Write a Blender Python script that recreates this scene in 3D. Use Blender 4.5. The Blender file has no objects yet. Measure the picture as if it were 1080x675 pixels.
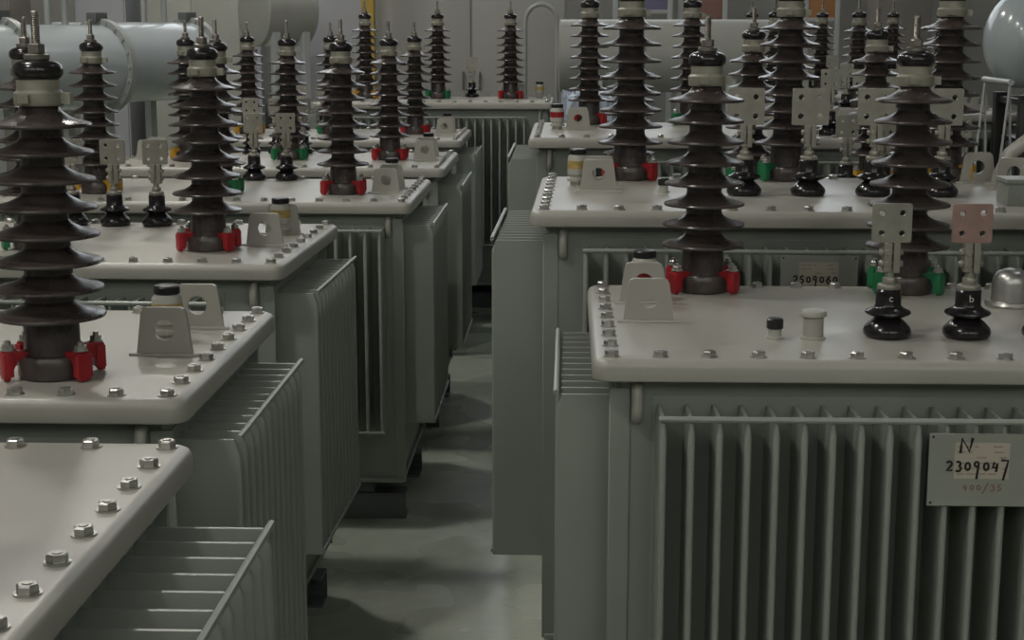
import bpy, bmesh, math, random
from mathutils import Vector, Matrix, Euler
random.seed(7)
SC = bpy.context.scene
COL = SC.collection
PI = math.pi

# ------------------------------------------------------------------ materials
def mat(name, col, rough=.5, metal=0., spec=.5, var=0., vscale=6., var2=None, bump=0., bscale=60., coat=0., trans=0., rvar=0.):
    m = bpy.data.materials.new(name); m.use_nodes = True
    nt = m.node_tree; b = nt.nodes['Principled BSDF']
    b.inputs['Base Color'].default_value = (*col, 1)
    b.inputs['Roughness'].default_value = rough
    b.inputs['Metallic'].default_value = metal
    b.inputs['Specular IOR Level'].default_value = spec
    b.inputs['Coat Weight'].default_value = coat
    b.inputs['Coat Roughness'].default_value = .12
    if trans: b.inputs['Transmission Weight'].default_value = trans
    tc = nt.nodes.new('ShaderNodeTexCoord')
    n = nt.nodes.new('ShaderNodeTexNoise'); n.inputs['Scale'].default_value = vscale; n.inputs['Detail'].default_value = 6
    nt.links.new(tc.outputs['Object'], n.inputs['Vector'])
    if var or var2:
        r = nt.nodes.new('ShaderNodeValToRGB')
        r.color_ramp.elements[0].position = .35; r.color_ramp.elements[1].position = .68
        c2 = var2 if var2 else tuple(c * (1 + var) for c in col)
        c1 = col if var2 else tuple(c * (1 - var) for c in col)
        r.color_ramp.elements[0].color = (*c1, 1); r.color_ramp.elements[1].color = (*c2, 1)
        nt.links.new(n.outputs['Fac'], r.inputs['Fac']); nt.links.new(r.outputs['Color'], b.inputs['Base Color'])
    if rvar:
        mr = nt.nodes.new('ShaderNodeMapRange')
        mr.inputs['From Min'].default_value = .35; mr.inputs['From Max'].default_value = .65
        mr.inputs['To Min'].default_value = rough - rvar; mr.inputs['To Max'].default_value = rough + rvar
        nt.links.new(n.outputs['Fac'], mr.inputs['Value']); nt.links.new(mr.outputs['Result'], b.inputs['Roughness'])
    if bump:
        n2 = nt.nodes.new('ShaderNodeTexNoise'); n2.inputs['Scale'].default_value = bscale; n2.inputs['Detail'].default_value = 3
        nt.links.new(tc.outputs['Object'], n2.inputs['Vector'])
        bp = nt.nodes.new('ShaderNodeBump'); bp.inputs['Strength'].default_value = bump; bp.inputs['Distance'].default_value = .01
        nt.links.new(n2.outputs['Fac'], bp.inputs['Height']); nt.links.new(bp.outputs['Normal'], b.inputs['Normal'])
    return m

def emit(name, col, s):
    m = bpy.data.materials.new(name); m.use_nodes = True
    nt = m.node_tree; nt.nodes.clear()
    e = nt.nodes.new('ShaderNodeEmission'); e.inputs[0].default_value = (*col, 1); e.inputs[1].default_value = s
    o = nt.nodes.new('ShaderNodeOutputMaterial'); nt.links.new(e.outputs[0], o.inputs[0])
    return m

M = dict(
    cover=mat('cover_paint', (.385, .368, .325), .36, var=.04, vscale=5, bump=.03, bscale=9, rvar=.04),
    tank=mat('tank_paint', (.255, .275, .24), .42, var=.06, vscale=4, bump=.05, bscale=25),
    fin=mat('fin_paint', (.26, .28, .245), .36, var=.05, vscale=3),
    porc=mat('brown_glaze', (.040, .030, .028), .30, spec=.6, var2=(.080, .064, .058), vscale=16, rvar=.08),
    porcd=mat('dark_glaze', (.016, .014, .015), .2, spec=.5, var=.2, vscale=20),
    rubber=mat('black_rubber', (.02, .02, .022), .45, var=.1),
    steel=mat('zinc_steel', (.50, .49, .46), .35, metal=.85, var=.15, vscale=40),
    darksteel=mat('stud_steel', (.25, .23, .20), .4, metal=.8, var=.2, vscale=40),
    tin=mat('tinned_copper', (.34, .325, .275), .42, metal=.55, var=.1, vscale=30),
    pink=mat('copper_tinted_plate', (.36, .235, .205), .45, metal=.4, var=.12, vscale=30),
    collar=mat('collar_metal', (.30, .285, .23), .5, metal=.25, var=.15, vscale=25),
    red=mat('red_clamp', (.33, .012, .018), .38, var=.12, vscale=20),
    green=mat('green_clamp', (.012, .16, .06), .4, var=.12, vscale=20),
    yellow=mat('yellow_clamp', (.52, .27, .02), .4, var=.12, vscale=20),
    white=mat('white_plastic', (.42, .41, .36), .4, var=.06),
    black=mat('black_cap', (.012, .012, .013), .35, var=.2),
    lab=mat('label_ochre', (.42, .30, .10), .5, var=.25, vscale=40),
    plate=mat('aluminium_plate', (.30, .31, .27), .5, metal=.25, var=.05),
    paper=mat('paper', (.44, .39, .32), .8, var=.05),
    ink=mat('marker_ink', (.01, .01, .012), .5, var=.1),
    rink=mat('faded_red_ink', (.24, .13, .11), .7, var=.1),
    pink_ink=mat('faint_print', (.30, .24, .20), .8, var=.1),
    skid=mat('skid_steel', (.13, .14, .14), .5, var=.15),
    tankA=mat('conservator_paint', (.42, .455, .47), .2, spec=.6, var=.05, vscale=3, coat=.3),
    tankB=mat('conservator_end_paint', (.22, .27, .26), .4, var=.06),
    beige=mat('beige_paint', (.34, .34, .31), .45, var=.05, vscale=3),
    floor=None,
    wall=mat('wall_plaster', (.30, .295, .28), .85, var=.08, vscale=.7, bump=.05, bscale=20),
    walll=mat('wall_left_paint', (.36, .37, .365), .85, var=.06, vscale=.6),
    ceil=mat('ceiling_sheet', (.16, .16, .155), .9, var=.05, vscale=1),
    cab=mat('cabinet_paint', (.33, .32, .30), .6, var=.05, vscale=1.2),
    cab2=mat('cabinet_lilac', (.33, .33, .36), .55, var=.05, vscale=2),
    brown=mat('brown_board', (.20, .18, .165), .7, var=.08, vscale=3),
    teal=mat('teal_board', (.05, .21, .20), .5, var=.05, vscale=2),
    purple=mat('purple_cloth', (.20, .19, .30), .7, var=.08, vscale=3),
    redb=mat('dull_red_cloth', (.28, .15, .13), .7, var=.08, vscale=3),
    orange=mat('orange_cloth', (.42, .20, .08), .7, var=.08, vscale=3),
    navy=mat('dark_blue_board', (.03, .05, .11), .6, var=.1),
    ypost=mat('yellow_paint', (.42, .28, .04), .5, var=.08),
    bin=mat('yellow_bin', (.50, .29, .02), .5, var=.08),
    film=mat('clear_film', (.50, .56, .66), .25, spec=.6, bump=.6, bscale=30),
    lightgrey=mat('light_pipe', (.42, .43, .43), .4, var=.05),
    hose=mat('pipe_paint', (.33, .34, .33), .35, var=.05),
    lamp=emit('lamp_glow', (1, .975, .91), 150.),
    lampc=emit('lamp_cool', (.92, .96, 1), 22.),
    pane=emit('daylit_pane', (.90, .96, 1), 2.4),
    pane_fill=emit('front_fill_glow', (.98, 1, .94), 3.0),  # glow of the added fill panes on the front wall
    frame=mat('window_frame_paint', (.3, .3, .3), .5, var=.05),
)
# floor: green-grey epoxy with worn patches, wetter gloss variation
def floor_mat():
    m = mat('epoxy_floor', (.17, .19, .165), .3, bump=.05, bscale=5)
    nt = m.node_tree; b = nt.nodes['Principled BSDF']
    tc = nt.nodes['Texture Coordinate'] if 'Texture Coordinate' in nt.nodes else nt.nodes.new('ShaderNodeTexCoord')
    def noise(s, d=6, dist=0.):
        n = nt.nodes.new('ShaderNodeTexNoise'); n.inputs['Scale'].default_value = s; n.inputs['Detail'].default_value = d
        n.inputs['Distortion'].default_value = dist; nt.links.new(tc.outputs['Object'], n.inputs['Vector']); return n
    n1 = noise(1.6, 2, 0); n2 = noise(14, 8, .3); n3 = noise(2.4, 2)
    r1 = nt.nodes.new('ShaderNodeValToRGB')
    e = r1.color_ramp.elements; e[0].position = .30; e[0].color = (.40, .44, .36, 1); e[1].position = .72; e[1].color = (.50, .53, .44, 1)
    nt.links.new(n1.outputs['Fac'], r1.inputs['Fac'])
    r2 = nt.nodes.new('ShaderNodeValToRGB')
    e = r2.color_ramp.elements; e[0].position = .45; e[0].color = (.93, .93, .93, 1); e[1].position = .62; e[1].color = (1.15, 1.15, 1.12, 1)
    nt.links.new(n2.outputs['Fac'], r2.inputs['Fac'])
    mx = nt.nodes.new('ShaderNodeMix'); mx.data_type = 'RGBA'; mx.blend_type = 'MULTIPLY'; mx.inputs[0].default_value = .35
    nt.links.new(r1.outputs['Color'], mx.inputs[6]); nt.links.new(r2.outputs['Color'], mx.inputs[7])
    nt.links.new(mx.outputs[2], b.inputs['Base Color'])
    mr = nt.nodes.new('ShaderNodeMapRange'); mr.inputs['From Min'].default_value = .35; mr.inputs['From Max'].default_value = .65
    mr.inputs['To Min'].default_value = .12; mr.inputs['To Max'].default_value = .42
    nt.links.new(n3.outputs['Fac'], mr.inputs['Value']); nt.links.new(mr.outputs['Result'], b.inputs['Roughness'])
    return m
M['floor'] = floor_mat()

# ------------------------------------------------------------------ mesh helpers
def box(bm, x0, x1, y0, y1, z0, z1, mx=None):
    vs = [bm.verts.new((x, y, z)) for z in (z0, z1) for x, y in ((x0, y0), (x1, y0), (x1, y1), (x0, y1))]
    for f in ((3, 2, 1, 0), (4, 5, 6, 7), (0, 1, 5, 4), (1, 2, 6, 5), (2, 3, 7, 6), (3, 0, 4, 7)):
        bm.faces.new([vs[i] for i in f])
    if mx: bmesh.ops.transform(bm, matrix=mx, verts=vs)
    return vs
def lathe(bm, prof, n=32, mx=None, cap=True):
    rings = []
    for r, z in prof:
        rings.append([bm.verts.new((r * math.cos(2 * PI * i / n), r * math.sin(2 * PI * i / n), z)) for i in range(n)])
    for a, b in zip(rings, rings[1:]):
        for i in range(n):
            bm.faces.new((a[i], a[(i + 1) % n], b[(i + 1) % n], b[i]))
    if cap:
        if prof[0][0] > 1e-5: bm.faces.new(rings[0][::-1])
        if prof[-1][0] > 1e-5: bm.faces.new(rings[-1])
    vs = [v for r in rings for v in r]
    if mx: bmesh.ops.transform(bm, matrix=mx, verts=vs)
    return vs
def tube(bm, pts, r, n=10):
    pts = [Vector(p) for p in pts]
    rings = []
    up = Vector((0, 0, 1))
    prev = None
    for i, p in enumerate(pts):
        a = pts[max(i - 1, 0)]; b = pts[min(i + 1, len(pts) - 1)]
        t = (b - a).normalized()
        if prev is None:
            u = t.cross(up) if abs(t.dot(up)) < .95 else t.cross(Vector((0, 1, 0)))
        else:
            u = prev - t * prev.dot(t)
        u.normalize(); prev = u; w = t.cross(u)
        rings.append([bm.verts.new(p + r * (math.cos(2 * PI * k / n) * u + math.sin(2 * PI * k / n) * w)) for k in range(n)])
    for a, b in zip(rings, rings[1:]):
        for k in range(n): bm.faces.new((a[k], a[(k + 1) % n], b[(k + 1) % n], b[k]))
    bm.faces.new(rings[0][::-1]); bm.faces.new(rings[-1])
def prism(bm, poly, h, mx=None):
    """poly in xy, extruded z 0..h"""
    a = [bm.verts.new((x, y, 0)) for x, y in poly]; b = [bm.verts.new((x, y, h)) for x, y in poly]
    bm.faces.new(a[::-1]); bm.faces.new(b); n = len(poly)
    for i in range(n): bm.faces.new((a[i], a[(i + 1) % n], b[(i + 1) % n], b[i]))
    if mx: bmesh.ops.transform(bm, matrix=mx, verts=a + b)
    return a + b
def holed_plate(bm, outline, holes, h, mx=None):
    """outline polygon (ccw) in xy with round holes, extruded 0..h, via triangulated fill"""
    vs = []
    loops = [outline] + [[(cx + r * math.cos(-2 * PI * k / 20), cy + r * math.sin(-2 * PI * k / 20)) for k in range(20)] for cx, cy, r in holes]
    edges = []; lv = []
    for lp in loops:
        l = [bm.verts.new((x, y, 0)) for x, y in lp]; lv.append(l)
        for i in range(len(l)): edges.append(bm.edges.new((l[i], l[(i + 1) % len(l)])))
    res = bmesh.ops.triangle_fill(bm, edges=edges, use_beauty=True)
    faces = [g for g in res['geom'] if isinstance(g, bmesh.types.BMFace)]
    ext = bmesh.ops.extrude_face_region(bm, geom=faces)
    nv = [g for g in ext['geom'] if isinstance(g, bmesh.types.BMVert)]
    bmesh.ops.translate(bm, vec=(0, 0, h), verts=nv)
    allv = [v for l in lv for v in l] + nv
    if mx: bmesh.ops.transform(bm, matrix=mx, verts=allv)
    return allv
def finish(bm, name, m, bevel=0., seg=2, smooth=True):
    bmesh.ops.recalc_face_normals(bm, faces=bm.faces)
    if bevel:
        es = [e for e in bm.edges if len(e.link_faces) == 2 and e.calc_face_angle(0) > .6]
        bmesh.ops.bevel(bm, geom=es, offset=bevel, segments=seg, affect='EDGES', profile=.6, clamp_overlap=True)
    me = bpy.data.meshes.new(name); bm.to_mesh(me); bm.free()
    me.materials.append(m)
    if smooth:
        for p in me.polygons: p.use_smooth = True
        me.set_sharp_from_angle(angle=math.radians(38))
    return me
CACHE = {}
def cached(key, fn):
    if key not in CACHE: CACHE[key] = fn()
    return CACHE[key]
def put(name, me, parent=None, loc=(0, 0, 0), rot=(0, 0, 0), sc=None, label=None):
    o = bpy.data.objects.new(name, me); COL.objects.link(o)
    if parent: o.parent = parent
    o.location = loc; o.rotation_euler = rot
    if sc: o.scale = sc
    if label: o['label'] = label
    return o
def root(name, label, cat, loc=(0, 0, 0), rz=0, group=None):
    o = bpy.data.objects.new(name, None); COL.objects.link(o); o.empty_display_size = .1
    o.location = loc; o.rotation_euler = (0, 0, rz); o['label'] = label; o['category'] = cat
    if group: o['group'] = group
    return o
def tag(o, label, cat, group=None):
    o['label'] = label; o['category'] = cat
    if group: o['group'] = group
    return o
def struct(o): o['kind'] = 'structure'; return o

# ------------------------------------------------------------------ transformer pieces
RX = Matrix.Rotation(PI / 2, 4, 'X')     # xy plate -> xz plate
def me_cover(W, D):
    bm = bmesh.new(); rings = []
    # rounded rectangle swept through a rounded lip
    for off, z in ((.006, -.040), (.001, -.038), (0, -.034), (0, -.016), (.0015, -.0095), (.005, -.0042), (.0105, -.0010), (.017, 0)):
        R = .030 - off * .6; ring = []
        for cx, cy, a0 in ((1, -1, -90), (1, 1, 0), (-1, 1, 90), (-1, -1, 180)):
            for k in range(7):
                a = math.radians(a0 + k * 15)
                ring.append(bm.verts.new((cx * (W / 2 - off - R) + R * math.cos(a), cy * (D / 2 - off - R) + R * math.sin(a), z)))
        rings.append(ring)
    n = len(rings[0])
    for a, b in zip(rings, rings[1:]):
        for k in range(n): bm.faces.new((a[k], a[(k + 1) % n], b[(k + 1) % n], b[k]))
    bm.faces.new(rings[0][::-1]); bm.faces.new(rings[-1])
    return finish(bm, 'cover', M['cover'])
def me_tank(W, D, H):
    bm = bmesh.new()
    box(bm, -W / 2, W / 2, -D / 2, D / 2, .15, H - .038)
    # welded corner strips and top flange
    for sx in (-1, 1):
        for sy in (-1, 1):
            box(bm, sx * W / 2 - .019, sx * W / 2 + .019, sy * (D / 2) - .004, sy * (D / 2) + .004, .152, H - .06)
    box(bm, -W / 2 - .012, W / 2 + .012, -D / 2 - .012, D / 2 + .012, H - .050, H - .036)
    box(bm, -W / 2 - .012, W / 2 + .012, -D / 2 - .012, D / 2 + .012, .15, .165)
    return finish(bm, 'tank', M['tank'], .002, 1)
def me_fin(depth, h):
    """one pressed fin: hollow-looking plate, thickness 9mm with rounded nose; root at y=0, nose at y=-depth"""
    bm = bmesh.new(); t = .0060
    sec = [(t, 0)] + [(t, -depth + .010)] + [(t * math.cos(a), -depth + .005 - .005 * math.sin(a) * 1.0) for a in [k * PI / 6 for k in range(0, 7)]] + [(-t, -depth + .010), (-t, 0)]
    lo = [bm.verts.new((x, y, 0)) for x, y in sec]
    mid = [bm.verts.new((x, y, h - .03)) for x, y in sec]
    hi = [bm.verts.new((x * (.55 if True else 1), y + (.010 if y < -depth * .5 else 0), h - .004)) for x, y in sec]
    n = len(sec)
    for a, b in ((lo, mid), (mid, hi)):
        for i in range(n): bm.faces.new((a[i], a[(i + 1) % n], b[(i + 1) % n], b[i]))
    bm.faces.new(lo[::-1]); bm.faces.new(hi)
    return finish(bm, 'fin', M['fin'])
def me_bank(n, pitch, depth, h):
    """stiffening bars along the outer fin edge at the top and bottom plus a welded base strip"""
    bm = bmesh.new(); L = (n - 1) * pitch
    for z in (h, 0.012):
        tube(bm, [(-L / 2 - .008, -depth + .001, z), (L / 2 + .008, -depth + .001, z)], .0055, 8)
    box(bm, -L / 2 - .012, L / 2 + .012, -.004, 0, -.012, h + .012)
    return finish(bm, 'bank', M['fin'])
def me_bolt():
    bm = bmesh.new()
    lathe(bm, [(.0150, 0), (.0150, .0018)], 16)
    lathe(bm, [(.0118, .0018), (.0122, .003), (.0122, .0095), (.0105, .0112)], 6)
    lathe(bm, [(.0055, .011), (.0055, .0125)], 10)
    return finish(bm, 'bolt', M['steel'])
def hv_profile():
    p = [(.050, .002), (.058, .002), (.060, .008), (.060, .034), (.056, .041), (.049, .043), (.048, .052), (.047, .098)]
    n = 8; pitch = .0468
    for i in range(n):
        z = .110 + i * pitch; f = i / (n - 1); R = .0945 - .009 * f; nr = .042 - .007 * f
        if i == 0: p.append((.045, z - .002))
        p += [(nr + .010, z + .0035), (R * .80, z - .0015), (R - .005, z - .0055), (R - .0012, z - .0045), (R, z - .0015), (R - .0016, z + .0015), (R - .006, z + .0030),
              (R * .84, z + .0052), (R * .68, z + .0085), (nr + .014, z + .0128), (nr + .005, z + .0180), (nr, z + .0240)]
        if i < n - 1: p.append((nr - .0005, z + .0415))
    p += [(.030, .476), (.030, .484)]
    return p
def me_hv():
    bm = bmesh.new(); lathe(bm, hv_profile(), 48); return finish(bm, 'porcelain', M['porc'])
def me_collar():
    bm = bmesh.new()
    lathe(bm, [(.033, .468), (.040, .469), (.0415, .473), (.0415, .490), (.038, .493), (.036, .495), (.036, .512), (.033, .514)], 36)
    box(bm, .034, .056, -.010, .010, .472, .490); box(bm, -.020, -.002, -.050, -.038, .474, .488)
    return finish(bm, 'collar', M['collar'], 0)
def me_cap():
    bm = bmesh.new()
    lathe(bm, [(.030, .513), (.037, .514), (.0415, .520), (.0425, .528), (.040, .536), (.034, .541), (.022, .545), (.012, .546)], 32)
    return finish(bm, 'cap', M['porcd'])
def me_stud():
    bm = bmesh.new()
    lathe(bm, [(.019, .544), (.0215, .546), (.0215, .553), (.018, .555)], 24)
    lathe(bm, [(.0125, .555), (.0145, .557), (.0145, .570), (.0125, .572)], 6)
    r = [(.0078, .572)]
    for k in range(14): z = .574 + k * .0035; r += [(.0078, z), (.0068, z + .00175)]
    r += [(.0070, .624), (.004, .626)]
    lathe(bm, r, 14)
    return finish(bm, 'stud', M['darksteel'])
def me_clamp(c):
    """cast hold-down foot: arm gripping the flange, drop leg outside; radial +x"""
    bm = bmesh.new()
    arm = [(.038, .044), (.050, .050), (.070, .054), (.088, .052), (.090, .044), (.089, .003), (.079, .001), (.072, .018), (.064, .034), (.052, .040), (.040, .039)]
    prism(bm, arm, .022, Matrix.Translation((0, .011, 0)) @ RX)
    box(bm, .072, .0895, -.015, .015, .008, .048)
    return finish(bm, 'clamp', M[c], .002, 2)
def me_clampnut():
    bm = bmesh.new()
    T = Matrix.Translation((.077, 0, 0))
    lathe(bm, [(.0125, .0535), (.0125, .0560)], 16, T)
    lathe(bm, [(.0105, .056), (.0105, .063), (.009, .0645)], 6, T)
    lathe(bm, [(.0052, .064), (.0052, .0700), (.0035, .071)], 10, T)
    return finish(bm, 'nut', M['steel'])
def me_lv(k=1.):
    bm = bmesh.new()
    p = [(.030, .001), (.040, .002), (.0435, .006), (.0445, .013), (.042, .019), (.034, .028), (.026, .035), (.024, .038), (.030, .040), (.039, .043), (.0425, .0465), (.041, .050), (.032, .054), (.0255, .058), (.0235, .062), (.0235, .088), (.021, .091)]
    lathe(bm, p, 40); return finish(bm, 'lvp', M['porcd'])
def me_lvclamp():
    bm = bmesh.new()
    lathe(bm, [(.020, .090), (.0215, .092), (.0215, .099), (.017, .101)], 24)
    lathe(bm, [(.0135, .100), (.0135, .112), (.012, .113)], 6)
    lathe(bm, [(.0085, .112), (.0085, .132)], 14)
    box(bm, -.013, .001, -.011, .010, .124, .178)
    box(bm, .004, .016, -.011, .010, .122, .178)
    for z in (.138, .160):
        lathe(bm, [(.0062, -.021), (.0062, .023)], 6, Matrix.Translation((0, 0, z)) @ Matrix.Rotation(PI / 2, 4, 'Y'))
        lathe(bm, [(.0078, -.0185), (.0078, -.0125)], 6, Matrix.Translation((0, 0, z)) @ Matrix.Rotation(PI / 2, 4, 'Y'))
        lathe(bm, [(.0065, -.018), (.0065, .014)], 6, Matrix.Translation((-.006, 0, z)) @ Matrix.Rotation(PI / 2, 4, 'X'))
    return finish(bm, 'lvclamp', M['tin'], .0012, 1)
def me_palm(c, s=.036):
    bm = bmesh.new()
    ol = []
    for cx, cy, a0 in ((s - .004, -s + .004, -90), (s - .004, s - .004, 0), (-s + .004, s - .004, 90), (-s + .004, -s + .004, 180)):
        for k in range(4):
            a = math.radians(a0 + k * 30); ol.append((cx + .004 * math.cos(a), cy + .004 * math.sin(a)))
    hs = [(x * s * .52, y * s * .52, s * .155) for x in (-1, 1) for y in (-1, 1)]
    holed_plate(bm, ol, hs, .009, Matrix.Translation((0, .0045, .214 + (s - .036))) @ RX)
    return finish(bm, 'palm', M[c])
def me_lug(h=.086, w=.10):
    bm = bmesh.new()
    ol = [(-w / 2, 0), (w / 2, 0), (w * .40, h * .88), (w * .36, h * .97), (w * .30, h), (-w * .30, h), (-w * .36, h * .97), (-w * .40, h * .88)]
    holed_plate(bm, ol, [(0, h * .53, .0185)], .011, Matrix.Translation((0, .0055, 0)) @ RX)
    # weld bead at the foot
    tube(bm, [(-w / 2 - .012, -.007, .001), (w / 2 + .012, -.007, .001)], .004, 8)
    return finish(bm, 'lug', M['cover'], 0)
def me_valve(hh=.105):
    bm = bmesh.new()
    lathe(bm, [(.021, 0), (.021, .012), (.030, .013), (.030, .021), (.024, .023), (.024, .028), (.028, .032), (.028, .078), (.024, .084), (.023, .086)], 28)
    return finish(bm, 'valve', M['white'])
def me_valvecap():
    bm = bmesh.new(); lathe(bm, [(.022, .086), (.0245, .088), (.0245, .099), (.022, .102), (.012, .103)], 28); return finish(bm, 'vcap', M['black'])
def me_valvelabel(c):
    bm = bmesh.new(); n = 14
    lathe(bm, [(.0286, .048), (.0286, .070)], 28, cap=False); return finish(bm, 'vlabel', M[c])
def me_pipe():
    bm = bmesh.new(); lathe(bm, [(.016, 0), (.016, .004), (.0125, .005), (.0125, .020)], 24); return finish(bm, 'pipe', M['white'])
def me_pipecap():
    bm = bmesh.new(); lathe(bm, [(.014, .019), (.0155, .020), (.0155, .036), (.012, .039)], 20); return finish(bm, 'pcap', M['black'])
def me_filler():
    bm = bmesh.new(); lathe(bm, [(.023, 0), (.023, .004), (.019, .005), (.019, .040), (.017, .042)], 28); return finish(bm, 'filler', M['cover'])
def me_fillercap():
    bm = bmesh.new(); lathe(bm, [(.017, .041), (.0235, .043), (.0245, .048), (.022, .053), (.012, .056)], 28); return finish(bm, 'fcap', M['white'])
def me_dome():
    bm = bmesh.new(); lathe(bm, [(.052, 0), (.053, .004), (.050, .010), (.041, .012), (.040, .020), (.040, .048), (.037, .060), (.030, .070), (.018, .076), (.004, .078)], 36); return finish(bm, 'dome', M['steel'])
def me_hook():
    bm = bmesh.new()
    pts = []
    for k in range(9):
        a = PI * k / 8; pts.append((0, -.016 * math.sin(a) - .004, .030 * math.cos(a)))
    tube(bm, pts, .010, 12)
    return finish(bm, 'hook', M['cover'])
def me_skid(L):
    bm = bmesh.new()
    box(bm, -L / 2, L / 2, -.045, .045, 0, .008); box(bm, -L / 2, L / 2, -.045, .045, .084, .092); box(bm, -L / 2, L / 2, -.045, -.037, .008, .084)
    for x in (-L / 2 + .05, L / 2 - .05): box(bm, x, x + .008, -.037, .045, .008, .084)
    for x in (-L / 2 + .16, L / 2 - .16): box(bm, x - .05, x + .05, -.03, .03, .092, .15)
    return finish(bm, 'skid', M['skid'], .0015, 1)
def me_letter(ch, size, m):
    cu = bpy.data.curves.new('l', 'FONT'); cu.body = ch; cu.size = size; cu.align_x = 'CENTER'; cu.align_y = 'CENTER'; cu.extrude = .0003
    o = bpy.data.objects.new('l', cu); COL.objects.link(o)
    dg = bpy.context.evaluated_depsgraph_get(); dg.update()
    me = bpy.data.meshes.new_from_object(o.evaluated_get(dg)); bpy.data.objects.remove(o)
    me.materials.clear(); me.materials.append(m)
    me.transform(RX)
    return me

LETMAT = mat('painted_letter', (.5, .5, .47), .5, var=.05)
def put_hv(par, x, y, color, rz=0., bs=.955):
    b = put('high_voltage_bushing', cached('hv', me_hv), par, (x, y, 0), (0, 0, rz), (bs,) * 3)
    put('clamp_collar', cached('collar', me_collar), b, label='beige metal collar')
    put('top_cap', cached('cap', me_cap), b)
    put('terminal_stud', cached('stud', me_stud), b, label='grey threaded stud')
    if color:
        for k in range(4):
            a = PI / 4 * .78 + (k % 2) * (PI / 2 + PI / 4 * .44) + (k // 2) * PI
            put('hold_down_clamp', cached('clamp' + color, lambda: me_clamp(color)), b, rot=(0, 0, a), label=color + ' clamp')
            put('clamp_nut', cached('cnut', me_clampnut), b, rot=(0, 0, a))
    return b
def put_lv(par, x, y, ch=None, s=.036, palm='tin', scale=1., rz=0., frm=None):
    b = put('low_voltage_bushing', cached('lv', me_lv), par, (x, y, 0), (0, 0, rz), (scale,) * 3 if scale != 1 else None)
    put('terminal_clamp', cached('lvclamp', me_lvclamp), b)
    put('terminal_palm', cached('palm%s%g' % (palm, s), lambda: me_palm(palm, s)), b, label='pinkish copper plate with four holes' if palm == 'pink' else 'flat metal plate with four holes')
    if ch: put('phase_letter', cached('let' + ch, lambda: me_letter(ch, .019, LETMAT)), b, (0, -.0239, .076))
    return b

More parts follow.
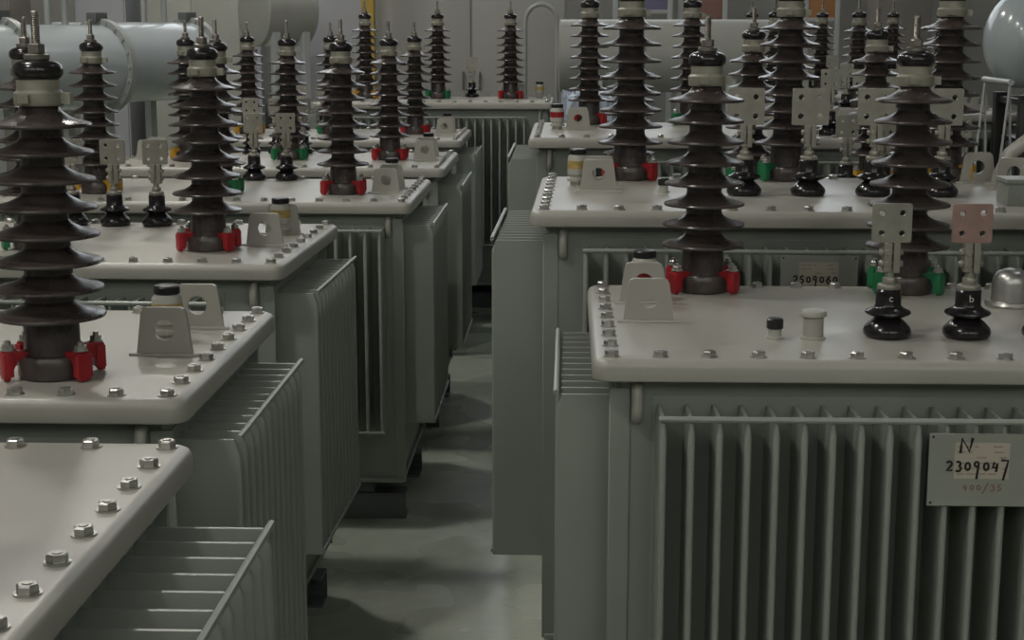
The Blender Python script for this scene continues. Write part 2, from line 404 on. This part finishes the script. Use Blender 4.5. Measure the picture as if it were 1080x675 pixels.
PH = {'rgy': ('red', 'green', 'yellow'), 'ygr': ('yellow', 'green', 'red')}
def unit(label, cx, cy, H, rz=0., W=1.44, D=.82, hvy=.3, hvs=.46, hvx=0., order='rgy', lvy=-.17, lvx=(.09 - .255, .09 - .108, .09 + .039, .09 + .186),
         lugs=(-.11, .12, .11), lugy=(-.05, .20), valve=(-.06, .10), vlab='lab', sidefin=.115, frontfin=.13, nf=24, ns=12, fpitch=.048, spitch=.053,
         lvkw=None, letters=None, extras=(), over=.05, front_inset=0., backs=True, nb=16, nsb=9, bs=.95, rlugs=None, group=None, finbot=.345, cat='power transformer'):
    t = root('power_transformer', label, cat, (cx, cy, 0), rz, group)
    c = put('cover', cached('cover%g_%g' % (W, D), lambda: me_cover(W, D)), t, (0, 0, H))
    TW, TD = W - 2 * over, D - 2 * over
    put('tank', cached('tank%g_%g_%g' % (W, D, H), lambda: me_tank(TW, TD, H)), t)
    fh = H - .085 - finbot
    def bank(n, pitch, depth, x, y, rot):
        b = put('radiator', cached('bank%d_%g_%g_%g' % (n, pitch, depth, fh), lambda: me_bank(n, pitch, depth, fh)), t, (x, y, finbot), (0, 0, rot))
        for k in range(n):
            put('cooling_fin', cached('fin%g_%g' % (depth, fh), lambda: me_fin(depth, fh)), b, ((k - (n - 1) / 2) * pitch, 0, 0))
    bank(nf, fpitch, frontfin, 0, -TD / 2, 0)
    if backs: bank(nf, fpitch, frontfin, 0, TD / 2, PI)
    bank(ns, spitch, sidefin, -TW / 2, 0, -PI / 2)
    bank(ns, spitch, sidefin, TW / 2, 0, PI / 2)
    for sy in (-1, 1): put('skid', cached('skid%g' % TW, lambda: me_skid(TW + .02)), t, (0, sy * (TD / 2 - .10), 0), (0, 0, 0 if sy < 0 else PI))
    for sx in (-1, 1):
        for sy in (-1, 1): put('hanging_hook', cached('hook', me_hook), t, (sx * (TW / 2 - .03), sy * TD / 2 , H - .085), (0, 0, 0 if sy < 0 else PI))
    # bolts around the rim
    m = .034
    for k in range(nb):
        x = -W / 2 + m + k * (W - 2 * m) / (nb - 1)
        for sy in (-1, 1):
            put('cover_bolt', cached('bolt', me_bolt), t, (x, sy * (D / 2 - m), H), (0, 0, random.random() * 3))
    for k in range(1, nsb - 1):
        y = -D / 2 + m + k * (D - 2 * m) / (nsb - 1)
        for sx in (-1, 1):
            put('cover_bolt', cached('bolt', me_bolt), t, (sx * (W / 2 - m), y, H), (0, 0, random.random() * 3))
    top = bpy.data.objects.new  # (kept simple: bushings are placed at cover height)
    for i, col in enumerate(PH[order]):
        b = put_hv(t, hvx + (i - 1) * hvs, hvy, col, random.uniform(-.05, .05), bs); b.location.z = H
    kw = lvkw or {}
    for i, x in enumerate(lvx):
        k2 = dict(kw)
        if letters and letters[i] == 'b': k2['palm'] = 'pink'
        b = put_lv(t, x, lvy, letters[i] if letters else None, **k2); b.location.z = H
    for sx in ((-1, 1) if not rlugs else (-1,)):
        for y in lugy:
            put('lifting_lug', cached('lug', me_lug), t, (sx * (W / 2 - abs(lugs[0])), y, H))
    for x, y in rlugs or ():
        put('lifting_lug', cached('lug', me_lug), t, (x, y, H))
    if valve:
        v = put('relief_valve', cached('valve', me_valve), t, (valve[0], valve[1], H))
        put('valve_cap', cached('vcap', me_valvecap), v, label='black cap'); put('valve_label', cached('vl' + vlab, lambda: me_valvelabel(vlab)), v)
    for kind, x, y in extras:
        if kind == 'pipe':
            p = put('sampling_pipe', cached('pipe', me_pipe), t, (x, y, H)); put('pipe_cap', cached('pcap', me_pipecap), p, label='black screw cap')
        elif kind == 'filler':
            p = put('oil_filler', cached('filler', me_filler), t, (x, y, H)); put('filler_cap', cached('fcap', me_fillercap), p)
        elif kind == 'dome':
            put('vent_dome', cached('dome', me_dome), t, (x, y, H))
    return t

# --- right hand column
R1 = unit('nearest grey transformer right of the aisle, wearing the plate inked 2309047', .045 + .72, 3.075, 1.120, hvy=.325, hvs=.442, hvx=-.027, order='rgy', lvy=-.182,
          lvx=(-.167, -.020, .127, .274), letters=('c', 'b', 'a', 'n'), lugs=(-.115,), lugy=(-.045, .165), valve=(-.60, .235), vlab='red', nf=26, extras=(('pipe', -.379, -.207), ('filler', -.308, -.205), ('dome', .157, .165)), nb=17)
R2 = unit('second transformer right of the aisle, with wide palm plates and a grey box', .675, 4.175, 1.255, W=1.52, D=.89, hvy=.355, hvs=.449, hvx=-.052, order='rgy', lvy=-.06, bs=.985,
          lvx=(-.212, -.046, .123, .297), lvkw=dict(scale=1.03, s=.046), lugs=(-.167,), lugy=(.01, .12), rlugs=((.478, .30), (.53, .12)), valve=(-.650, .17), vlab='lab', sidefin=.15, nf=27, ns=13, fpitch=.048, spitch=.052, nb=17, nsb=10,
          extras=(('pipe', -.42, -.0),), rz=math.radians(-.8))
R3 = unit('third transformer right of the aisle, narrow cover behind the tall one', .78, 5.27, 1.160, W=1.26, D=.56, hvy=.13, hvs=.415, hvx=-.155, order='rgy', lvy=-.16, lvx=(.12, .24, .36, .48),
          lugs=(-.02,), lugy=(), valve=None, nf=22, ns=7, sidefin=.02, frontfin=.05, nb=14, nsb=7)
R4 = unit('fourth transformer right of the aisle, tallest of its row with a red label valve', .58, 6.38, 1.280, W=1.46, D=.98, hvy=.34, hvs=.43, hvx=-.062, order='rgy', lvy=-.30,
          lugs=(-.19,), lugy=(-.05, .08), valve=(-.625, .02), vlab='red', nf=25, ns=14, sidefin=.13, lvx=(.30, .42, .54, .66))
R5 = unit('transformer beside the back cabinets, fifth right of the aisle', 1.62, 8.55, 1.250, hvy=.3, hvs=.46, hvx=-.02, order='rgy', lvy=-.2, lugs=(-.15,), lugy=(-.05, .15), valve=(-.6, .1))
R6 = unit('transformer farthest back in the right hand column', 1.70, 10.4, 1.260, hvy=.1, hvs=.46, hvx=-.04, order='rgy', lvy=-.2, lugs=(-.15,), lugy=(-.05, .15), valve=(-.6, .1))
# --- left hand column (turned about: high voltage side towards the camera)
kl = dict(order='ygr', lugs=(-.115,))
L1 = unit('nearest transformer left of the aisle, only its bolted cover corner showing', -.515 - .72, 1.69, 1.120, hvy=-.2, lvy=.15, lvx=(-.3, -.17, -.04), lugy=(-.35, -.15), valve=None, sidefin=.172, ns=11, spitch=.060, nf=24, order='ygr', lugs=(-.30,), nb=14)
L2 = unit('second transformer left of the aisle, its big red clamped bushing at the left edge', -.593 - .72, 2.735, 1.120, D=.79, hvy=-.225, hvs=.46, hvx=.002, lvy=.24, lvx=(-.3, -.17, -.04), lugy=(-.055, .195), valve=(.575, .085), vlab='lab', nb=18, **kl)
L3 = unit('third transformer left of the aisle with two bare palm terminals behind', -.683 - .72, 4.17, 1.120, hvy=-.155, hvs=.46, hvx=.016, lvy=.325, lvx=(-.048, .077, .202), lugy=(-.07, .16), valve=(.60, .16), rz=math.radians(-1.5),nb=17, **kl)
L3.location.x += 0
L4 = unit('fourth transformer left of the aisle, green and yellow clamped bushings beside', -.517 - .72, 5.53, 1.120, hvy=-.14, hvs=.43, hvx=.03, lvy=.345, lvx=(-.07, .053, .176), lugy=(-.12, .05), valve=(.60, .12), nf=27, **kl)
L5 = unit('fifth transformer left of the aisle, small in the middle distance', -.505 - .72, 6.82, 1.120, D=.86, hvy=-.01, hvs=.44, hvx=.01, lvy=.3, lvx=(-.22, -.10, .02), lugy=(-.05, .12), valve=(.60, .2), **kl)
L6 = unit('sixth transformer left of the aisle, just before the crosswise one', -.545 - .72, 8.45, 1.120, D=.88, hvy=.02, hvs=.45, hvx=-.01, lvy=.3, lvx=(-.22, -.10, .02), lugy=(-.05, .12), valve=(.60, .2), **kl)
C1 = unit('transformer closing the end of the aisle, front fins and whole cover in view', -.81, 9.70, 1.250, hvy=.1, hvs=.45, hvx=.0, order='ygr', lvy=.3, lvx=(.20,), lugs=(-.22,), lugy=(.10, .2), valve=(.63, .18), finbot=.40)

# --- number plates
def strokes(paths, r):
    bm = bmesh.new()
    for p in paths: tube(bm, [(x, 0, z) for x, z in p], r, 6)
    return bm
def arc(cx, cz, rx, rz_, a0, a1, n=9):
    return [(cx + rx * math.cos(math.radians(a0 + (a1 - a0) * k / n)), cz + rz_ * math.sin(math.radians(a0 + (a1 - a0) * k / n))) for k in range(n + 1)]
def glyph(ch):
    G = {
        '2': [arc(.5, .72, .32, .26, 160, -20) + [(.2, .05), (.9, .12)]],
        '3': [arc(.45, .75, .3, .22, 140, -80, 7) + arc(.45, .28, .36, .28, 80, -140, 8)],
        '0': [arc(.5, .5, .3, .36, 100, 460, 14)],
        '9': [arc(.45, .72, .27, .24, 20, 380, 12) + [(.66, .4), (.5, -.75)]],
        '4': [[(.35, .95), (.15, .4), (.85, .45)], [(.7, .8), (.6, -.02)]],
        '7': [[(.0, 1.15), (.9, 1.1), (.75, .5), (.35, -.85)]],
        '/': [[(.9, 1.3), (0, -.5)]],
        '5': [[(.8, 1), (.3, .95), (.25, .55)] + arc(.45, .32, .32, .28, 80, -140, 8)],
        '6': [[(.7, 1.0), (.3, .6)] + arc(.5, .28, .28, .28, 150, 510, 12)],
        'N': [[(.1, -.1), (.18, 1.05), (.75, .05), (.95, 1.1)]],
    }
    return G[ch]
def writing(txt, x, z, w, h, r, m, name, par, y):
    bm = bmesh.new()
    for i, ch in enumerate(txt):
        for p in glyph(ch):
            tube(bm, [(x + (i + q[0] * .85) * w, 0, z + q[1] * h) for q in p], r, 6)
    bmesh.ops.scale(bm, vec=(1, .35, 1), verts=bm.verts)
    put(name, finish(bm, name, m), par, (0, y, 0))
def nplate(par, loc, txt, top=None, W=.180, Hh=.127):
    bm = bmesh.new(); box(bm, -W / 2, W / 2, -.0015, .0015, -Hh / 2, Hh / 2)
    p = put('number_plate', finish(bm, 'np', M['plate'], .0006, 1), par, loc)
    bm = bmesh.new()
    for sx in (-1, 1):
        for sz in (-1, 1):
            lathe(bm, [(.0022, 0), (.0022, .001)], 10, Matrix.Translation((sx * (W / 2 - .006), -.0015, sz * (Hh / 2 - .006))) @ RX)
    put('rivet_holes', finish(bm, 'rv', M['ink']), p)
    bm = bmesh.new(); box(bm, -.047, .045, -.0021, -.0016, -.015, .048)
    put('paper_sticker', finish(bm, 'st', M['paper'], 0), p, label='small printed paper sticker')
    bm = bmesh.new(); rr = random.Random(4)
    for k in range(6):
        z = .041 - k * .0095; x = -.042
        while x < .036:
            w = rr.uniform(.006, .018)
            if rr.random() < .6: box(bm, x, min(x + w, .042), -.0024, -.0021, z - .0011, z + .0011)
            x += w + .004
    put('sticker_print', finish(bm, 'sp', M['pink_ink'], 0), p)
    writing(txt, -.062, -.002, .0155, .0175, .0022, M['ink'], 'marker_number', p, -.0026)
    if top: writing('N', -.040, .032, .027, .022, .0025, M['ink'], 'marker_letter', p, -.0026)
    if top: writing('400/35', -.032, -.036, .0115, .011, .0011, M['rink'], 'faded_number', p, -.0026)
nplate(R1, (-.0625, -.36 - .130 - .005, .953), '2309047', True)
nplate(R2, (-.078, -.395 - .134, 1.10), '2509060')

# grey box and handle pipe on the right end of the tall transformer
bm = bmesh.new(); box(bm, -.09, .09, -.05, .05, 0, .062); box(bm, -.094, .094, -.054, .054, .055, .066)
put('terminal_box', finish(bm, 'tb', M['tank'], .002), R2, (.50, -.24, 1.255))
bm = bmesh.new()
tube(bm, [(-.06, 0, 0), (-.055, 0, .03), (-.03, 0, .09), (.02, 0, .13), (.08, 0, .145), (.2, 0, .145)], .020, 14)
lathe(bm, [(.034, 0), (.034, .008)], 20, Matrix.Translation((-.06, 0, 0)))
tube(bm, [(.2, 0, .145), (.2, 0, 0)], .020, 14)
put('oil_pipe', finish(bm, 'op', M['cover']), R2, (.575, .22, 1.255))

# ------------------------------------------------------------------ background: horizontal vessels on carrier bodies
def vessel(label, cx, cy, cz, L, r, rz, endm='tankB', hoops=(), flange=1.13, dome=.10, posts=True, body='tankA', left_dome=None, group=None, name='horizontal_oil_tank'):
    cz += .10
    t = root(name, label, 'oil tank', (cx, cy, 0), rz, group)
    RY = Matrix.Rotation(PI / 2, 4, 'Y')
    bm = bmesh.new(); lathe(bm, [(r, -L / 2), (r, L / 2)], 56, RY); put('barrel', finish(bm, 'barrel', M[body]), t, (0, 0, cz))
    if flange:
        bm = bmesh.new()
        lathe(bm, [(r, -.018), (r * flange, -.018), (r * flange, .018), (r, .018)], 56, RY, cap=False)
        for k in range(20):
            a = 2 * PI * k / 20
            lathe(bm, [(.010, -.028), (.010, .028)], 6, RY @ Matrix.Translation((r * 1.07 * math.cos(a), r * 1.07 * math.sin(a), 0)))
        put('flange', finish(bm, 'fl', M['hose']), t, (L / 2, 0, cz))
        bm = bmesh.new(); box(bm, -.05, .03, -.035, .035, r * flange - .012, r * flange + .028); put('flange_bracket', finish(bm, 'fb', M['skid'], .002), t, (L / 2, 0, cz))
    for s, d in ((1, dome), (-1, left_dome if left_dome else dome * .35)):
        bm = bmesh.new()
        prof = [(r * math.cos(a), d * math.sin(a)) for a in [k * PI / 2 / 10 for k in range(11)]]; prof[-1] = (.001, d)
        lathe(bm, [(r, 0)] + prof[1:], 56, RY)
        put('end_cap', finish(bm, 'ec', M[endm if s > 0 else body]), t, (s * L / 2, 0, cz), (0, 0, 0 if s > 0 else PI))
    for hx, hw, hh in hoops:
        bm = bmesh.new()
        tube(bm, [(-hw / 2, 0, -.03)] + [(-hw / 2 * math.cos(a), 0, hh - hw / 2 + hw / 2 * math.sin(a)) for a in [k * PI / 12 for k in range(13)]] + [(hw / 2, 0, -.03)], .018, 10)
        put('lifting_hoop', finish(bm, 'hoop', M['hose']), t, (hx, 0, cz + r))
    # saddle, posts and feet
    for x in (-L * .32, L * .32):
        bm = bmesh.new()
        box(bm, -.03, .03, -r * .8, r * .8, cz - r * .98, cz - r * .55)
        for y in (-r * .7, r * .7): box(bm, -.025, .025, y - .025, y + .025, .012, cz - r * .9)
        box(bm, -.05, .05, -r * .9, r * .9, 0, .015); box(bm, -.025, .025, -r * .7, r * .7, cz * .45, cz * .45 + .05)
        put('saddle_stand', finish(bm, 'sd', M['lightgrey'], .002, 1), t, (x, 0, 0))
    return t
gv = None
def ringed(label, rx, ry, cz, L, r, deg, **k):
    a = math.radians(deg)
    return vessel(label, rx - math.cos(a) * L / 2, ry - math.sin(a) * L / 2, cz, L, r, a, **k)
ringed('shiny grey horizontal tank at the left edge, nearest of the row', -2.53, 7.0, 1.41, .95, .195, 60, hoops=((-.1, .11, .18),), dome=.09, flange=1.15)
ringed('shiny grey horizontal tank second from the left edge', -2.43, 8.15, 1.385, 1.0, .215, 60, hoops=((.22, .11, .25),), dome=.09, flange=1.15)
ringed('grey horizontal tank third from the left, behind the green clamped bushings', -2.25, 9.35, 1.39, 1.0, .225, 60, hoops=((.22, .16, .20),), dome=.07, flange=1.13)
vessel('matt grey tank raised high left of the yellow post', -2.02, 11.0, 1.70, .36, .245, math.radians(38), endm='tankA', flange=0, dome=.05, left_dome=.02, body='beige')
vessel('plain matt grey horizontal tank right of the arched pipe', .55, 9.3, 1.42, 1.20, .21, 0, endm='beige', flange=0, dome=.04, body='beige')
vessel('glossy round-ended tank at the right edge above the black rack', 2.60, 7.3, 1.53, 1.1, .215, 0, endm='tankA', flange=0, dome=.16, left_dome=.16, body='tankA')

# arched pipe on the cabinet side
bm = bmesh.new()
tube(bm, [(-.11, 0, 0), (-.11, 0, 1.70)] + [(-.11 * math.cos(a), 0, 1.72 + .12 * math.sin(a)) for a in [k * PI / 12 for k in range(1, 12)]] + [(.11, 0, 1.70), (.11, 0, 0)], .015, 12)
for x in (-.11, .11): lathe(bm, [(.05, 0), (.05, .012)], 20, Matrix.Translation((x, 0, 0)))
tag(put('arched_pipe', finish(bm, 'ap', M['hose']), None, (-.19, 10.95, 0)), 'thin grey arched pipe standing behind the crosswise transformer', 'pipe')

def cabinet(label, x0, x1, y, d, h, m, name='steel_cabinet', doors=2, cat='cabinet'):
    t = root(name, label, cat, ((x0 + x1) / 2, y + d / 2, 0)); w = x1 - x0
    bm = bmesh.new(); box(bm, -w / 2, w / 2, -d / 2, d / 2, .05, h); box(bm, -w / 2 + .02, w / 2 - .02, -d / 2 + .03, d / 2 - .03, 0, .05)
    put('body', finish(bm, 'cb', M[m], .004), t)
    for k in range(doors):
        a = -w / 2 + k * w / doors; bm = bmesh.new(); box(bm, a + .01, a + w / doors - .01, -.018, 0, .08, h - .03)
        dd = put('door', finish(bm, 'dr', M[m], .003), t, (0, -d / 2, 0))
        bm = bmesh.new(); tube(bm, [(0, 0, -.06), (0, -.03, -.05), (0, -.03, .05), (0, 0, .06)], .007, 8)
        put('handle', finish(bm, 'hd', M['darksteel']), dd, (a + (w / doors - .06 if k % 2 == 0 else .06), -.018, 1.30))
    return t
cabinet('wide plain grey steel cabinet behind the end of the aisle', -1.40, -.02, 11.6, .6, 2.3, 'cab', doors=2)
cabinet('pale lilac cabinet left of the yellow post', -2.10, -1.52, 11.8, .5, 2.2, 'cab2', doors=1)
cabinet('narrow brown-grey cabinet behind the right hand bushings', 2.35, 2.75, 12.2, .5, 2.3, 'brown', doors=1)
cabinet('brown-grey cabinet above the second shiny tank', -5.05, -4.40, 12.4, .5, 2.1, 'brown', doors=1)
cabinet('pale grey cabinet behind the third tank', -3.85, -3.45, 12.3, .5, 2.2, 'cab2', doors=1)
cabinet('beige cabinet between the third tank and the raised tank', -3.30, -2.55, 12.3, .5, 2.2, 'beige', doors=2)

bm = bmesh.new(); box(bm, -.045, .045, -.045, .045, .01, 3.2); box(bm, -.1, .1, -.1, .1, 0, .012)
tag(put('yellow_post', finish(bm, 'yp', M['ypost'], .004), None, (-1.44, 11.4, 0)), 'yellow painted square post between the two cabinets', 'post')
bm = bmesh.new(); box(bm, -.05, .05, -.05, .05, .01, 3.2); box(bm, -.11, .11, -.11, .11, 0, .012)
tag(put('dark_post', finish(bm, 'dp', M['cab2'], .004), None, (-2.42, 12.2, 0)), 'grey square post left of the lilac cabinet', 'post')

# boards and banners standing at the back
def board(label, x0, x1, z0, z1, y, m, cat='board', frame=True):
    t = root('standing_board' if cat == 'board' else 'hanging_banner', label, cat, ((x0 + x1) / 2, y, 0)); w = x1 - x0
    bm = bmesh.new(); box(bm, -w / 2, w / 2, -.01, .01, z0, z1); put('panel', finish(bm, 'pn', M[m], .002), t)
    bm = bmesh.new()
    for x in (-w / 2 - .015, w / 2 + .015): box(bm, x - .02, x + .02, -.02, .02, 0.015, z1 + .02)
    for x in (-w / 2 - .015, w / 2 + .015): box(bm, x - .04, x + .04, -.2, .2, 0, .015)
    box(bm, -w / 2, w / 2, -.018, .018, z1, z1 + .03); box(bm, -w / 2, w / 2, -.018, .018, z0 - .03, z0)
    put('frame', finish(bm, 'fr', M['lightgrey'], .002), t)
    return t
board('teal board with a pale frame at the top left corner', -4.25, -3.95, 1.55, 2.3, 8.9 + 1.6, 'teal')
board('dark blue board cut by the top left corner', -4.66, -4.40, 1.0, 2.3, 10.9, 'navy')
board('dull purple board above the plain horizontal tank', .38, .78, 1.82, 2.3, 12.6, 'purple')
board('dull red board above the right hand bushings', .90, 1.22, 1.72, 2.3, 12.7, 'redb')
board('small orange board high behind the green clamped bushing', 1.92, 2.14, 1.76, 2.2, 12.9, 'orange')

# wrapped crate behind the fourth transformer
t = root('wrapped_crate', 'crate wrapped in bluish clear film beside the end of the aisle', 'crate', (.10, 8.3, 0))
bm = bmesh.new()
vs = box(bm, -.12, .12, -.2, .2, .1, 1.34)
bmesh.ops.subdivide_edges(bm, edges=bm.edges[:], cuts=9, use_grid_fill=True)
rr = random.Random(3)
for v in bm.verts:
    if v.co.z > .15: v.co += Vector((rr.uniform(-.018, .018), rr.uniform(-.018, .018), rr.uniform(-.03, .03)))
put('film', finish(bm, 'film', M['film'], 0, smooth=False), t)
bm = bmesh.new()
for y in (-.17, 0, .17): box(bm, -.15, .15, y - .04, y + .04, 0, .075)
for x in (-.12, -.04, .04, .12): box(bm, x - .03, x + .03, -.22, .22, .075, .095)
put('pallet', finish(bm, 'plt', M['brown'], .002), t)

# black rack with yellow bins at the right
t = root('storage_rack', 'black steel rack under the round-ended tank at the right edge', 'rack', (2.58, 7.76, 0))
bm = bmesh.new()
for x in (-.42, .42):
    for y in (-.22, .22): box(bm, x - .03, x + .03, y - .03, y + .03, 0, 1.37)
for z in (.2, 1.32):
    for y in (-.22, .22): box(bm, -.42, .42, y - .015, y + .015, z, z + .03)
    for x in (-.42, .42): box(bm, x - .015, x + .015, -.22, .22, z, z + .03)
put('frame', finish(bm, 'rf', M['black'], .002), t)
for z in (.35, .86, 1.16):
    bm = bmesh.new(); box(bm, -.42, .42, -.22, .22, z - .02, z); put('shelf', finish(bm, 'sh', M['black'], .002), t)
def bin_(x, y, z, m, lab, w=.16):
    bm = bmesh.new(); a = w / 2
    # open-fronted picking bin: floor, back, sides, low front
    box(bm, -a, a, -.12, .12, 0, .006); box(bm, -a, a, .114, .12, .006, .10)
    prism(bm, [(-.12, .006), (.114, .006), (.114, .10), (-.03, .10), (-.12, .05)], .006, Matrix(((0, 0, 1, -a), (1, 0, 0, 0), (0, 1, 0, 0), (0, 0, 0, 1))))
    prism(bm, [(-.12, .006), (.114, .006), (.114, .10), (-.03, .10), (-.12, .05)], .006, Matrix(((0, 0, 1, a - .006), (1, 0, 0, 0), (0, 1, 0, 0), (0, 0, 0, 1))))
    box(bm, -a + .006, a - .006, -.12, -.114, .006, .05)
    return tag(put('picking_bin', finish(bm, 'bin', M[m], .001), None, (x, y, z)), lab, 'bin')
bin_(2.30, 7.70, 1.16, 'bin', 'yellow picking bin at the left end of the black rack shelf')
bin_(2.50, 7.70, 1.16, 'bin', 'second yellow picking bin on the rack, right of the first')
bin_(2.30, 7.70, .86, 'redb', 'dull red bin on the lower rack shelf at left')
bm = bmesh.new(); box(bm, -.10, .10, -.08, .08, 0, .13); box(bm, -.104, .104, -.084, .084, .10, .13)
tag(put('red_box', finish(bm, 'rb', M['redb'], .003), None, (2.54, 7.72, .86)), 'dull red lidded box on the lower rack shelf', 'box')
# a-frame trestle beside the rack
t = root('trestle', 'pale tubular trestle left of the black rack', 'trestle', (1.83, 6.9, 0))
for y in (-.2, .2):
    bm = bmesh.new(); tube(bm, [(.10, y, .012), (.02, y, 1.46), (-.08, y, .012)], .016, 10); put('leg_pair', finish(bm, 'lp', M['lightgrey']), t)
bm = bmesh.new(); tube(bm, [(.02, -.22, 1.46), (.02, .22, 1.46)], .013, 10); put('top_bar', finish(bm, 'tbb', M['lightgrey']), t)

# ------------------------------------------------------------------ the hall
def slab(name, x0, x1, y0, y1, z0, z1, m):
    bm = bmesh.new(); box(bm, x0, x1, y0, y1, z0, z1); return struct(put(name, finish(bm, name, m, 0)))
XL, XR, YF, YB, ZC = -7., 6., -3.5, 13.6, 6.5
slab('floor', XL, XR, YF, YB, -.1, 0, M['floor'])
slab('ceiling', XL, XR, YF, YB, ZC, ZC + .1, M['ceil'])
slab('wall_left', XL - .15, XL, YF, YB, 0, ZC, M['walll'])
slab('wall_right', XR, XR + .15, YF, YB, 0, ZC, M['wall'])
slab('wall_back', XL, XR, YB, YB + .15, 0, ZC, M['wall'])
slab('wall_front', XL, XR, YF - .15, YF, 0, ZC, M['wall'])
def window(i, cx, cy, w, z0, z1, rz, pm='pane'):  # builds the back windows and the added front fill panes
    z0 += .1; z1 += .1
    t = root('window_%d' % i, '', '', (cx, cy, 0), rz); del t['label']; del t['category']; struct(t)
    bm = bmesh.new(); box(bm, -w / 2, w / 2, -.02, 0, z0, z1); put('window_pane', finish(bm, 'wp', M[pm]), t)
    bm = bmesh.new()
    for x in (-w / 2, 0, w / 2): box(bm, x - .03, x + .03, -.06, 0, z0, z1)
    for z in (z0, (z0 + z1) / 2, z1): box(bm, -w / 2 - .03, w / 2 + .03, -.06, 0, z - .03, z + .03)
    put('window_frame', finish(bm, 'wf', M['frame']), t)
i = 1
for x in (-2.0, .4, 2.8): window(i, x, YB, 2.0, 2.6, 5.4, 0); i += 1
for x in (-4.2, -1.2, 1.8, 4.4): window(i, x, YF, 2.2, 3.3, 5.9, PI, 'pane_fill'); i += 1  # unseen fill panes, added behind the camera to brighten front faces
def lamp(x, y, m, lab):
    t = root('high_bay_lamp', lab, 'ceiling lamp', (x, y, 5.6), 0, 'lamps under the ceiling')
    bm = bmesh.new(); lathe(bm, [(.25, 0), (.26, 0), (.16, .16), (.07, .26), (.07, .36), (.04, .38)], 32); put('reflector', finish(bm, 'hs', M['frame']), t)
    bm = bmesh.new(); lathe(bm, [(.235, -.004), (.235, .0)], 32); put('diffuser', finish(bm, 'df', m), t)
    bm = bmesh.new(); tube(bm, [(0, 0, .37), (0, 0, ZC - 5.6)], .006, 6); put('hanger', finish(bm, 'hg', M['frame']), t)
lab = 'round high bay lamp hanging above the transformers, out of the photograph'
for y in (.6, 3.9, 7.2, 10.5): lamp(-2.7, y, M['lamp'], lab)
for y in (4.6, 9.6): lamp(2.6, y, M['lampc'], lab)

# ------------------------------------------------------------------ world, camera, view
w = bpy.data.worlds.new('World'); SC.world = w; w.use_nodes = True
w.node_tree.nodes['Background'].inputs[0].default_value = (.5, .55, .6, 1); w.node_tree.nodes['Background'].inputs[1].default_value = .3
cam = bpy.data.cameras.new('Camera'); co = bpy.data.objects.new('Camera', cam); COL.objects.link(co)
cam.sensor_width = 36.; cam.sensor_fit = 'HORIZONTAL'; cam.lens = 36. * 1650 / 1080
cam.clip_start = .05; cam.clip_end = 100
co.location = (0, 0, 1.69)
co.rotation_euler = (math.radians(90 - 10.624), 0, math.radians(2.047))
SC.camera = co
SC.view_settings.view_transform = 'Standard'; SC.view_settings.look = 'None'
SC.view_settings.gamma = 1.; SC.view_settings.use_curve_mapping = False
SC.view_settings.exposure = -0.2
